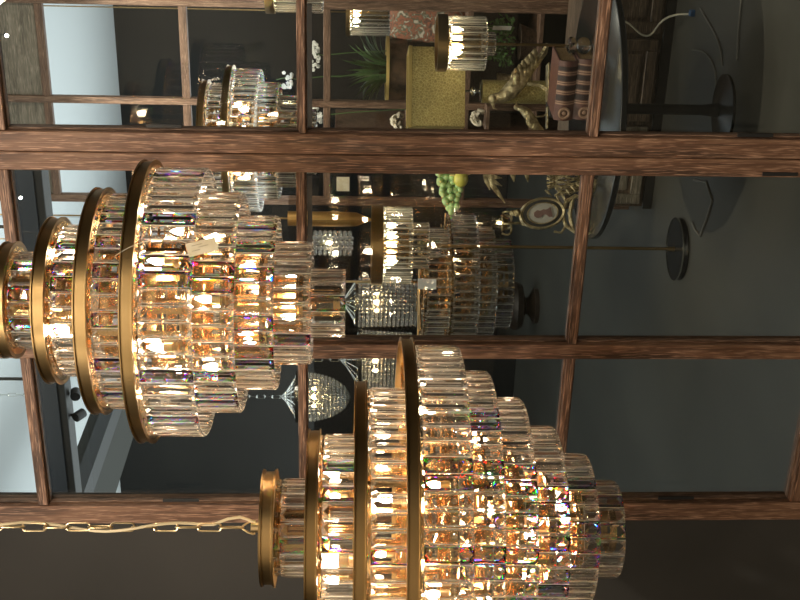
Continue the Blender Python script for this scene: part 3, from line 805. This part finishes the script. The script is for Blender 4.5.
for sx_ in (-1, 1): mb.bbox((sx_*W-.004, -.1, z_hi-.010), (sx_*W+.004, .1, z_hi+.006), .001)
mb.build('shade_rim', 'gold_rim', gs2)
MB().box((-W,-.003,z_lo+.03),(W,.003,z_lo+.036)).build('shade_bar', 'brass', gs2)
MB().lathe([(.0001,z_lo+.04),(.005,z_lo+.04),(.005,zg(470)),(.02,zg(472)),(.022,zg(474)),(.006,zg(476)),(.006,zg(479)),(.045,zg(480)),(.0001,zg(480))][::-1], 24).build('neck', 'chrome', gs2, smooth=True)
MB().lathe([(.0001,0),(.058,0),(.058,.012),(.052,.014),(.052,zg(482)),(.0001,zg(481))], 32).build('lamp_body', 'crackle', gs2, smooth=True)
# floral cushion
fq = on('B', 460, 22, .1); df2 = (fq-EYE).dot(fwd); u = df2/F
mb = MB(); N = 14; W = 21*u; H = 75*u; vs = []; fs = []
for s_ in (-1, 1):
    for i in range(N+1):
        for j in range(N+1):
            a = i/N*2-1; b = j/N*2-1; th = .055*max(0, (1-a**4)*(1-b**4))**.5
            vs.append((a*W*(1-.04*b*b), s_*th, (b+1)*H/2*(1) ))
K = (N+1)**2
for s_ in (0, 1):
    for i in range(N):
        for j in range(N):
            q = s_*K+i*(N+1)+j; f = (q, q+1, q+N+2, q+N+1); fs.append(f if s_ == 0 else f[::-1])
mb.add(vs, fs); o = mb.build('cushion', 'floral', smooth=True, loc=fq, rot=(-.05,0,YAW+.1)); tag(o, 'floral patterned cushion standing on the shelf beside the bladed plant', 'cushion')
# shells / rosettes
def rosette(p, s, label, m_='stone', grp='carved pale ornaments'):
    root = empty('carved_rosette', p, YAW); tag(root, label, 'ornament', grp); rr = random.Random(int(s*1000)+int(p.x*100))
    for k in range(34):
        mb = MB(); a = rr.uniform(0, 2*PI); e = rr.uniform(.0,1.4)
        d_ = Vector((cos(a)*cos(e), sin(a)*cos(e)*.6, sin(e)))
        q = d_*s*.55+Vector((0,0,s*.3)); mb.ball((0,0,0), s*.3, 8, 6, (1,.22,.6), Matrix.Translation(q) @ Matrix.Rotation(rr.uniform(-1,1),4,'X') @ Matrix.Rotation(rr.uniform(-1.3,1.3),4,'Y') @ Matrix.Rotation(rr.uniform(0,3),4,'Z')); mb.build('petal', m_, root, smooth=True)
    return root
def onp(z, px, py, Y): p = P(px, py, Y); p.z = z; return p
rosette(on('A', 400, 122, -.12), .09, 'carved pale rosette ornament at the end of the top shelf')
rosette(on('B', 462, 118, -.12)+Vector((0,0,0)), .05, 'small carved pale ornament behind the middle shelf rail')
sh2 = onp(z2(484), 478, 118, Y2-.12)
bx = MB().bbox((-.07,-.05,-.02),(.07,.05,0),.002).build('ledge', 'wood_back', p2, loc=(sh2.x-p2.location.x, -.09, sh2.z))
rosette(sh2, .075, 'pale crystal rosette ornament on the small ledge below the gold shade')
# green bush
gb = on('C', 525, 42, .0); db = (gb-EYE).dot(fwd); u = db/F
bs = empty('potted_shrub', gb); tag(bs, 'bright green leafy shrub in a brown pot behind the lit table lamp', 'plant')
MB().lathe([(.0001,0),(12*u,0),(17*u,14*u),(18*u,16*u),(15*u,16*u),(.0001,15*u)], 24).build('pot', 'cabinet', bs, smooth=True)
rr = random.Random(9); mb = MB()
for k in range(420):
    a = rr.uniform(0,2*PI); e = rr.uniform(-.4,PI/2); r = rr.uniform(.5,1)
    c = Vector((cos(a)*cos(e)*26*u*r, sin(a)*cos(e)*18*u*r, 16*u+14*u+sin(e)*22*u*r))
    leafblade(mb, c, c+Vector((rr.uniform(-.03,.03),rr.uniform(-.03,.0),rr.uniform(-.015,.03))), .007, Vector((rr.uniform(-.5,.5),-1,rr.uniform(-.3,.6))).normalized())
mb.build('foliage', 'leaf_green', bs, smooth=True)
mb = MB()
for k in range(6): mb.tube([(0,0,15*u),(rr.uniform(-.05,.05),rr.uniform(-.03,.03),30*u),(rr.uniform(-.1,.1),rr.uniform(-.05,.05),45*u)], .004, 5)
mb.build('stem', 'cabinet', bs)
for px, py, r, h, lb in ((528, 78, 5, 34, 'slim gold vase on the lowest shelf beside the green shrub'),):
    p = on('C', px, py, .05); u = (p-EYE).dot(fwd)/F
    o = MB().lathe([(.0001,0),(r*u*.85,0),(r*u,.01),(r*u*.6,h*u*.6),(r*u,h*u),(r*u*.9,h*u),(r*u*.5,h*u*.6),(r*u*.8,.02),(.0001,.02)], 24).build('gold_vase', 'gilt', smooth=True, loc=p)
    tag(o, lb, 'vase')
# white orchids hanging stems left of the plant
for k, (px, py, n_, lb) in enumerate(((314, 56, 22, 'spray of white blossoms beside the bladed plant'), (316, 116, 16, 'spray of white blossoms just above the double stile'), (287, 80, 10, 'small white blossom spray next to the half-dark chandelier'))):
    c = P(px, py, 6.62); d = (c-EYE).dot(fwd)
    root = empty('blossom_spray', c); tag(root, lb, 'flowers', 'white blossom sprays')
    rr = random.Random(k+20)
    MB().tube([(.02,.1,SH['A']-c.z),(.01,.05,-.2),(0,.02,-.05),(.01,.02,0),(0,.0,.06)], .003, 5).build('stem', 'leaf_dark', root)
    n_ = int(n_*1.8); L = 14 if k == 0 else 8
    for q in range(n_):
        cc = Q(px+rr.uniform(-5,5), py+rr.uniform(-L,L), d+rr.uniform(-.03,.03))-c
        mb = MB()
        for j in range(5):
            a = 2*PI*j/5; mb.ball((cc.x+.006*cos(a), cc.y, cc.z+.006*sin(a)), .0055, 6, 5, (1,.4,1))
        mb.build('blossom', 'petal', root, smooth=True)
# crystal drum pendants
def drum_pendant(px, py, depth, rpx, lenpx, label, bulbm='bulb_white', band=9, rows=1):
    p = Q(px, py, depth); u = depth/F; root = empty('crystal_pendant', p); tag(root, label, 'pendant lamp', 'crystal drum pendants')
    rw = [(rpx*u, -.001, lenpx*u)]
    if rows > 1: rw.append((rpx*u*.6, -lenpx*u*.8, lenpx*u*.6))
    crystal_head(root, rw, band*u, 0, bulbm=bulbm, nb=3)
    MB().tube([(0,0,0),(0,0,CEIL-p.z)], .004, 6).build('suspension_rod', 'brass', root)
    return root
drum_pendant(275, -25, 5.0, 35, 48, 'crystal drum pendant cut off by the picture edge, with a brass disc on top', rows=1)
drum_pendant(350, 12, 7.6, 22, 40, 'bright crystal drum pendant high beside the floral cushion', bulbm='bulb_white', band=4)
# brass bowl fitting with crystals
bp_ = Q(330, 219, 6.0); u = 6.0/F
bc = empty('brass_tube_pendant', bp_); tag(bc, 'tall brass tube pendant with strings of crystal beads beside it', 'pendant lamp')
MB().lathe([(.0001,-43*u),(3*u,-36*u),(7*u,-26*u),(7.4*u,-10*u),(7.4*u,42*u),(6.8*u,42*u),(6.8*u,-8*u),(.0001,-8*u)], 32).build('brass_tube', 'brass_soft', bc, smooth=True)
MB().tube([(0,0,0),(0,0,CEIL-bp_.z)], .004, 6).build('suspension_rod', 'brass', bc)
def beads(root, prof, nseg, br, name='crystal_beads', m_='facet'):
    mb = MB()
    for r, z in prof:
        for i in range(nseg):
            a = 2*PI*i/nseg
            mb.ball((r*cos(a), r*sin(a), z), br, 6, 4)
    return mb.build(name, m_, root)
hb = Q(330, 243, 6.1)
bd = empty('crystal_bead_pendant', hb); tag(bd, 'small pendant of crystal bead strings beside the brass tube', 'pendant lamp')
beads(bd, [((11-.0*k)*.005, (20-5*k)*.005) for k in range(9)], 12, .011)
beads(bd, [((6)*.005, (18-5*k)*.005) for k in range(9)], 6, .010, 'inner_beads')
MB().ring(.045,.06,.105,.115,24).build('bead_ring', 'chrome', bd)
MB().tube([(0,0,-.02),(0,0,CEIL-hb.z)], .003, 6).build('suspension_rod', 'brass', bd)
h = MB().lathe([(.0001,0),(.01,0),(.01,.02),(.0001,.02)], 10).build('lamp_holder', 'brass_pale', bd, loc=(0,0,.03)); bulb_mb(.009,.04).build('bulb', 'bulb_white', h, loc=(0,0,-.04), smooth=True)
# bead basket chandeliers
def basket(pxr, py, depth, rpx, lpx, label, pointed=True):
    p = Q(pxr, py, depth); u = depth/F; root = empty('basket_chandelier', p); tag(root, label, 'chandelier', 'beaded basket chandeliers')
    R0 = rpx*u; L = lpx*u
    n = 14; prof = []
    for i in range(n+1):
        t = i/n; r = R0*math.sqrt(max(0, 1-t**2.2))*(1-.05*t) if pointed else R0*(1-.08*t)
        prof.append((max(r, .004), -L*t))
    mb = MB(); ns = 34
    for r, z in prof: mb.lathe([(r-.002,z-.0018),(r+.002,z-.0018),(r+.002,z+.0018),(r-.002,z+.0018)], ns, None, True)
    for i in range(ns):
        a = 2*PI*i/ns; mb.tube([(r*cos(a), r*sin(a), z) for r, z in prof], .0019, 4)
    mb.build('bead_lattice', 'chrome', root)
    bb = MB()
    for (ra, za), (rb, zb) in zip(prof[:-1], prof[1:]):
        r = (ra+rb)/2; nn = ns if r > R0*.4 else ns//2
        for i in range(nn):
            a = 2*PI*(i+.5)/nn; bb.ball((r*cos(a), r*sin(a), (za+zb)/2), min(PI*r/nn, L/n/2)*.85, 6, 4)
    bb.build('crystal_beads', 'facet', root)
    MB().ring(R0-.004, R0+.008, -.008, .012, 40).build('rim_band', 'chrome', root)
    cap = [(R0*.98,.01),(R0*.8,R0*.12),(R0*.5,R0*.3),(R0*.25,R0*.46),(R0*.12,R0*.58),(.006,R0*.66)]
    mb = MB()
    for i in range(18):
        a = 2*PI*i/18; mb.tube([(r*cos(a),r*sin(a),z) for r, z in cap], .0022, 4)
    for r, z in cap[1:4]: mb.ring(r-.002, r+.002, z-.002, z+.002, 24)
    mb.build('crown_wires', 'chrome', root)
    MB().lathe([(.012,R0*.5),(.026,R0*.48),(.03,R0*.52),(.008,R0*.62),(.004,R0*.75)], 16).build('crown_cap', 'chrome', root)
    ck = MB(); z = R0*.75+.02; i = 0
    while z < CEIL-p.z-.03:
        ck.tube([tuple(Matrix.Rotation(PI/2*(i%2)+.3,3,'Z') @ Vector(q)+Vector((0,0,z))) for q in link_pts(.026,.009)], .0024, 5, True); z += .046; i += 1
    ck.build('chain', 'chrome', root)
    for i in range(4):
        a = 2*PI*i/4+.6; h = MB().lathe([(.0001,0),(.01,0),(.01,.03),(.0001,.03)], 8).build('lamp_holder', 'brass_pale', root, loc=(R0*.35*cos(a), R0*.35*sin(a), -L*.45))
        bulb_mb(.012,.035).build('bulb', 'bulb_dim', h, loc=(0,0,.03), smooth=True)
    return root
basket(298, 397, 7.2, 24.5, 52, 'beaded crystal basket chandelier tapering to a point, hanging on a chain by the window rail')
basket(360, 360, 6.7, 29, 52, 'beaded crystal basket chandelier half hidden by the big brass ring', pointed=False)
basket(357, 302, 7.4, 24, 60, 'beaded crystal basket chandelier below the gold floor lamp shade', pointed=False)

# loose small card
o = MB().box((-.04,-.003,-.035),(.04,.003,.035)).build('note_card', 'paper', loc=P(343,184,Y2-.024)); tag(o, 'square beige card fixed to the farther window frame', 'card')

# ------------------------------------------------------------------ cabinet and cords at the right of the room
ca = R(682, 100, 0); YC = Y2-.42
xr0, xr1 = X(208,640,YC), X(-60,640,YC); zc0 = Z(682,100,YC); 
cz = Z(578, 100, YC)
cb_ = empty('panelled_cabinet', ((xr0+xr1)/2, YC, 0)); tag(cb_, 'low dark wood panelled cabinet standing on the concrete floor', 'cabinet')
def inc(o): return inparent(o, cb_)
inc(MB().bbox((xr0, YC+.02, .02), (xr1, YC+.36, cz), .003).build('body', 'cabinet'))
inc(MB().bbox((xr0-.01, YC-.01, cz), (xr1+.01, YC+.37, cz+.025), .004).build('top', 'cabinet'))
inc(MB().bbox((xr0-.008, YC+.005, .0), (xr1+.01, YC+.37, .05), .004).build('plinth', 'black'))
nD = 3
for k in range(nD):
    a = xr0+.02+(xr1-xr0-.02)*k/nD; b = xr0+(xr1-xr0-.02)*(k+1)/nD
    dr = member('door', a+.005, b-.005, .07, cz-.02, None, YC+.0, YC+.02, m_='cabinet'); inc(dr)
    t = .055; md = MB()
    A0, A1, B0, B1 = a+.005, b-.005, .07, cz-.02
    fr = MB()
    w_, h_ = (A1-A0)/2, (B1-B0)/2
    lw, lh = (w_, h_) if (A1-A0) >= (B1-B0) else (h_, w_)
    for (x0,x1,y0,y1) in ((-lw,-lw+t,-lh,lh),(lw-t,lw,-lh,lh),(-lw+t,lw-t,-lh,-lh+t),(-lw+t,lw-t,lh-t,lh)):
        fr.bbox((x0,-.022,y0),(x1,-.010,y1),.004)
    fr.bbox((-lw+t+.02,-.018,-lh+t+.02),(lw-t-.02,-.010,lh-t-.02),.007)
    fr.build('door_moulding', 'taupe' if k == 0 else 'cabinet', dr)  # paler wood on the first door stands in for light on it
def cord(name, pts, r, m_, label, cat='cord'):
    o0 = Vector(pts[0]); o = MB().tube([Vector(p)-o0 for p in pts], r, 6).build(name, m_, loc=o0, smooth=True); tag(o, label, cat); return o
dco = YC-.03
def Pw(px, py, y=dco):
    p = P(px, py, y); return p if p.z > .006 else R(px, py, .006)
c1 = cord('power_cord', bz(Pw(617,21),Pw(632,18),Pw(636,36),Pw(647,36),8)[:-1]+bz(Pw(647,36),Pw(658,36),Pw(654,12),Pw(690,14),8), .005, 'cord_white', 'white curving flex with a blue connector draped across the cabinet')
MB().bbox((-.014,-.012,-.018),(.014,.012,.018),.003).build('blue_connector', 'blue_plastic', c1, loc=Pw(693,13)-Pw(617,21))
dz = R(735, 60, 0)
cord('power_cord', bz(Pw(700,8),Pw(712,30),Pw(722,40),Pw(722,66),12), .004, 'cord_grey', 'grey flex hanging from the plug by the cabinet corner')
cord('power_cord', bz(Pw(742,-4),Pw(738,20),Pw(738,40),Pw(737,60),12), .004, 'cord_grey', 'grey flex running straight beside the cabinet corner')
cord('power_cord', bz(Pw(692,50),Pw(712,48),Pw(722,70),Pw(712,110),12), .004, 'cord_grey', 'grey flex looped low on the dark floor')
fl_pts = [R(px, py, .006) for px, py in ((694,180),(706,182),(712,200),(708,215),(700,236),(695,230),(692,222))]
cord('power_cord', fl_pts, .005, 'cord_grey', 'grey flex lying in a loop on the floor near the lamp base')

# dark urn by the far wall
ub = R(537, 306, 0); du = (ub-EYE).dot(fwd); u = du/F
ur = empty('pedestal_urn', (ub.x, ub.y, 0)); tag(ur, 'dark brown glazed urn on a round foot standing far back on the floor', 'urn')
MB().lathe([(.0001,0),(17*u,0),(17*u,4*u),(9*u,9*u),(8*u,12*u),(22*u,16*u),(25*u,22*u),(19*u,36*u),(20*u,44*u),(13*u,52*u),(11*u,52*u),(.0001,46*u)], 32).build('urn_body', 'urn', ur, smooth=True)
MB().ring(17*u, 18*u, 0, 4*u, 32).build('foot_ring', 'urn', ur)

# ------------------------------------------------------------------ ceiling fittings beyond the window
tz = 2.95
t0 = R(72, 450, tz); ty = t0.y
tr = empty('lighting_track', (t0.x, ty, tz)); tag(tr, 'black hanging lighting track with a blue grey face running under the white ceiling', 'lighting track')
xL, xR_ = X(520, 60, ty)-.3, X(170, 60, ty)
o = inparent(MB().bbox((xL, ty-.01, tz), (xR_, ty+.11, tz+.09), .003).build('track_bar', 'black'), tr)
o = inparent(MB().box((xL, ty-.015, tz+.04), (xR_, ty-.01, tz+.12)).build('track_face', 'bluegrey'), tr)
for x in (xL+.3, (xL+xR_)/2, xR_-.3): inparent(MB().tube([(x,ty+.05,tz+.09),(x,ty+.05,CEIL)], .008, 6).build('hanger', 'black'), tr)
def spot(px, py, y, label, mlens='black', tilt=.4, z_at=None):
    p = P(px, py, y); root = empty('track_spotlight', p); tag(root, label, 'spotlight', 'small spotlights under the ceiling')
    h = MB().lathe([(.0001,-.03),(.023,-.03),(.025,-.026),(.025,.026),(.02,.03),(.0001,.03)], 20, Matrix.Rotation(tilt-PI/2,4,'X'))
    h.build('lamp_head', 'black', root, smooth=True)
    MB().lathe([(.0001,-.031),(.02,-.031),(.0001,-.0315)], 20, Matrix.Rotation(tilt-PI/2,4,'X') ).build('lens', mlens, root)
    return root
for px, py, tl_, lb in ((75.5, 394, .2, 'black spotlight under the track, the one nearer the small brass ring'), (79.5, 415, -.5, 'black spotlight under the track, the tilted one farther from the chandelier')):
    s_ = spot(px, py, ty+.05, lb, tilt=tl_)
    MB().tube([(0,0,.03),(0,0,tz-s_.location.z)], .008, 8).build('bracket', 'black', s_)
for px, py, lb in ((6, 35, 'tiny bright spotlight in front of the taupe wood panel above the double stile'), (20, 197, 'tiny bright spotlight shining just below the double stile')):
    s_ = spot(px, py, 5.0, lb, mlens='spot_lens', tilt=.5)  # glowing lens added in place of light reflected off the panel
    s_.scale = (.35,.35,.35)
    s_.rotation_euler = (0,0,YAW*.0)
    MB().tube([(0,.02,.03),(0,.03,(CEIL-s_.location.z)/.35)], .006, 6).build('hanger', 'black', s_)
# ducts running away from the camera under the ceiling
dzz = 3.1
a, b, c = R(89, 495, dzz), R(115, 495, dzz), R(78, 495, dzz)
dk = MB().box((a.x, 3.2, dzz), (b.x, YF, dzz+.18)).build('trim_1', 'duct'); struct(dk)
yb_ = R(119, 470, CEIL).y; dk = MB().box((-8.99, yb_, 0), (P(119, 350, yb_).x, yb_+.1, CEIL)).build('wall_bay', 'wall_far'); struct(dk)
dk = MB().box((c.x-.02, 3.2, dzz-.02), (a.x-.002, YF, dzz+.06)).build('trim_2', 'black'); struct(dk)

# ------------------------------------------------------------------ lights
def area(name, loc, target, size, power, col, size_y=None, spread=None):
    l = bpy.data.lights.new(name, 'AREA'); l.energy = power; l.color = col; l.size = size
    if size_y: l.shape = 'RECTANGLE'; l.size_y = size_y
    if spread: l.spread = spread
    o = bpy.data.objects.new(name, l); COL.objects.link(o); o.location = loc
    o.rotation_euler = (Vector(target)-Vector(loc)).to_track_quat('-Z','Y').to_euler(); return o
def spotl(name, loc, target, power, col, ang=60, blend=.6, r=.05):
    l = bpy.data.lights.new(name, 'SPOT'); l.energy = power; l.color = col; l.spot_size = math.radians(ang); l.spot_blend = blend; l.shadow_soft_size = r
    o = bpy.data.objects.new(name, l); COL.objects.link(o); o.location = loc
    o.rotation_euler = (Vector(target)-Vector(loc)).to_track_quat('-Z','Y').to_euler(); return o
area('ceiling_uplight', (-4.2, 7.4, 1.9), (-4.2, 7.4, 5), 6, 215, (.92,.98,1), 6)  # unseen fill added to whiten the ceiling, no fitting there
tw = P(260, 190, YW)
spotl('shop_spot', (tw.x+.4, .3, 3.6), tw, 190, (1,.9,.76), 60)
spotl('shop_spot', (tw.x+1.6, .2, 3.6), P(450, 60, YW), 60, (1,.86,.7), 60)
spotl('shop_spot', (-2.6, .6, 3.6), P(60, 400, YW), 140, (1,.88,.74), 60)
spotl('table_spot', (Tc.x-.3, Tc.y-1.2, 3.7), (Tc.x, Tc.y, TT+.2), 200, (1,.88,.7), 40)  # fill added to brighten the ornaments, without a fitting
spotl('shelf_spot', (xs0+.4, 5.2, 3.7), (xs0+.6, YS, 1.3), 300, (1,.9,.74), 50)  # added fill so the shelf items read brighter
spotl('panel_spot', (.6, 4.4, 2.4), P(15, 100, Y2), 160, (1,.9,.76), 70)  # fill added in mid-air to lift the taupe panel
spotl('floor_spot', (.6, 4.6, 3.7), (-.2, 6.2, 0), 40, (1,.97,.9), 80, 1)
area('back_room_light', (-3, 8.5, 3.7), (-2.5, 8.5, 0), 2.5, 12, (.85,.95,1))
for k, (x, y) in enumerate(((-2.6,-.8),(-.6,-1.2),(1.4,-.6),(-1.6,-2.6),(.6,-2.8),(2.6,-2.2),(-3.6,-2.2))):
    area('shop_ceiling_lamp', (x, y, CEIL-.02), (x, y, 0), .35, 42, (1,.86,.66))  # unseen lights added for sparkle in crystal and brass
for k, (x, y) in enumerate(((-1.6,4.6),(.9,4.3),(1.6,4.8),(-3.2,4.8),(-.6,8.2))):
    area('far_shop_ceiling_lamp', (x, y, CEIL-.02), (x, y, 0), .3, 14, (1,.88,.7))  # added lights that give the brass beyond the glass something to reflect
w = bpy.data.worlds.new('world'); sc.world = w; w.use_nodes = True
w.node_tree.nodes['Background'].inputs[0].default_value = (.5,.5,.5,1); w.node_tree.nodes['Background'].inputs[1].default_value = .05

sc.view_settings.view_transform = 'Standard'; sc.view_settings.look = 'None'; sc.view_settings.exposure = 0; sc.view_settings.gamma = 1
cy = sc.cycles
cy.max_bounces = 24; cy.transmission_bounces = 24; cy.glossy_bounces = 8; cy.diffuse_bounces = 3; cy.transparent_max_bounces = 24
cy.sample_clamp_indirect = 12; cy.sample_clamp_direct = 0; cy.use_denoising = True
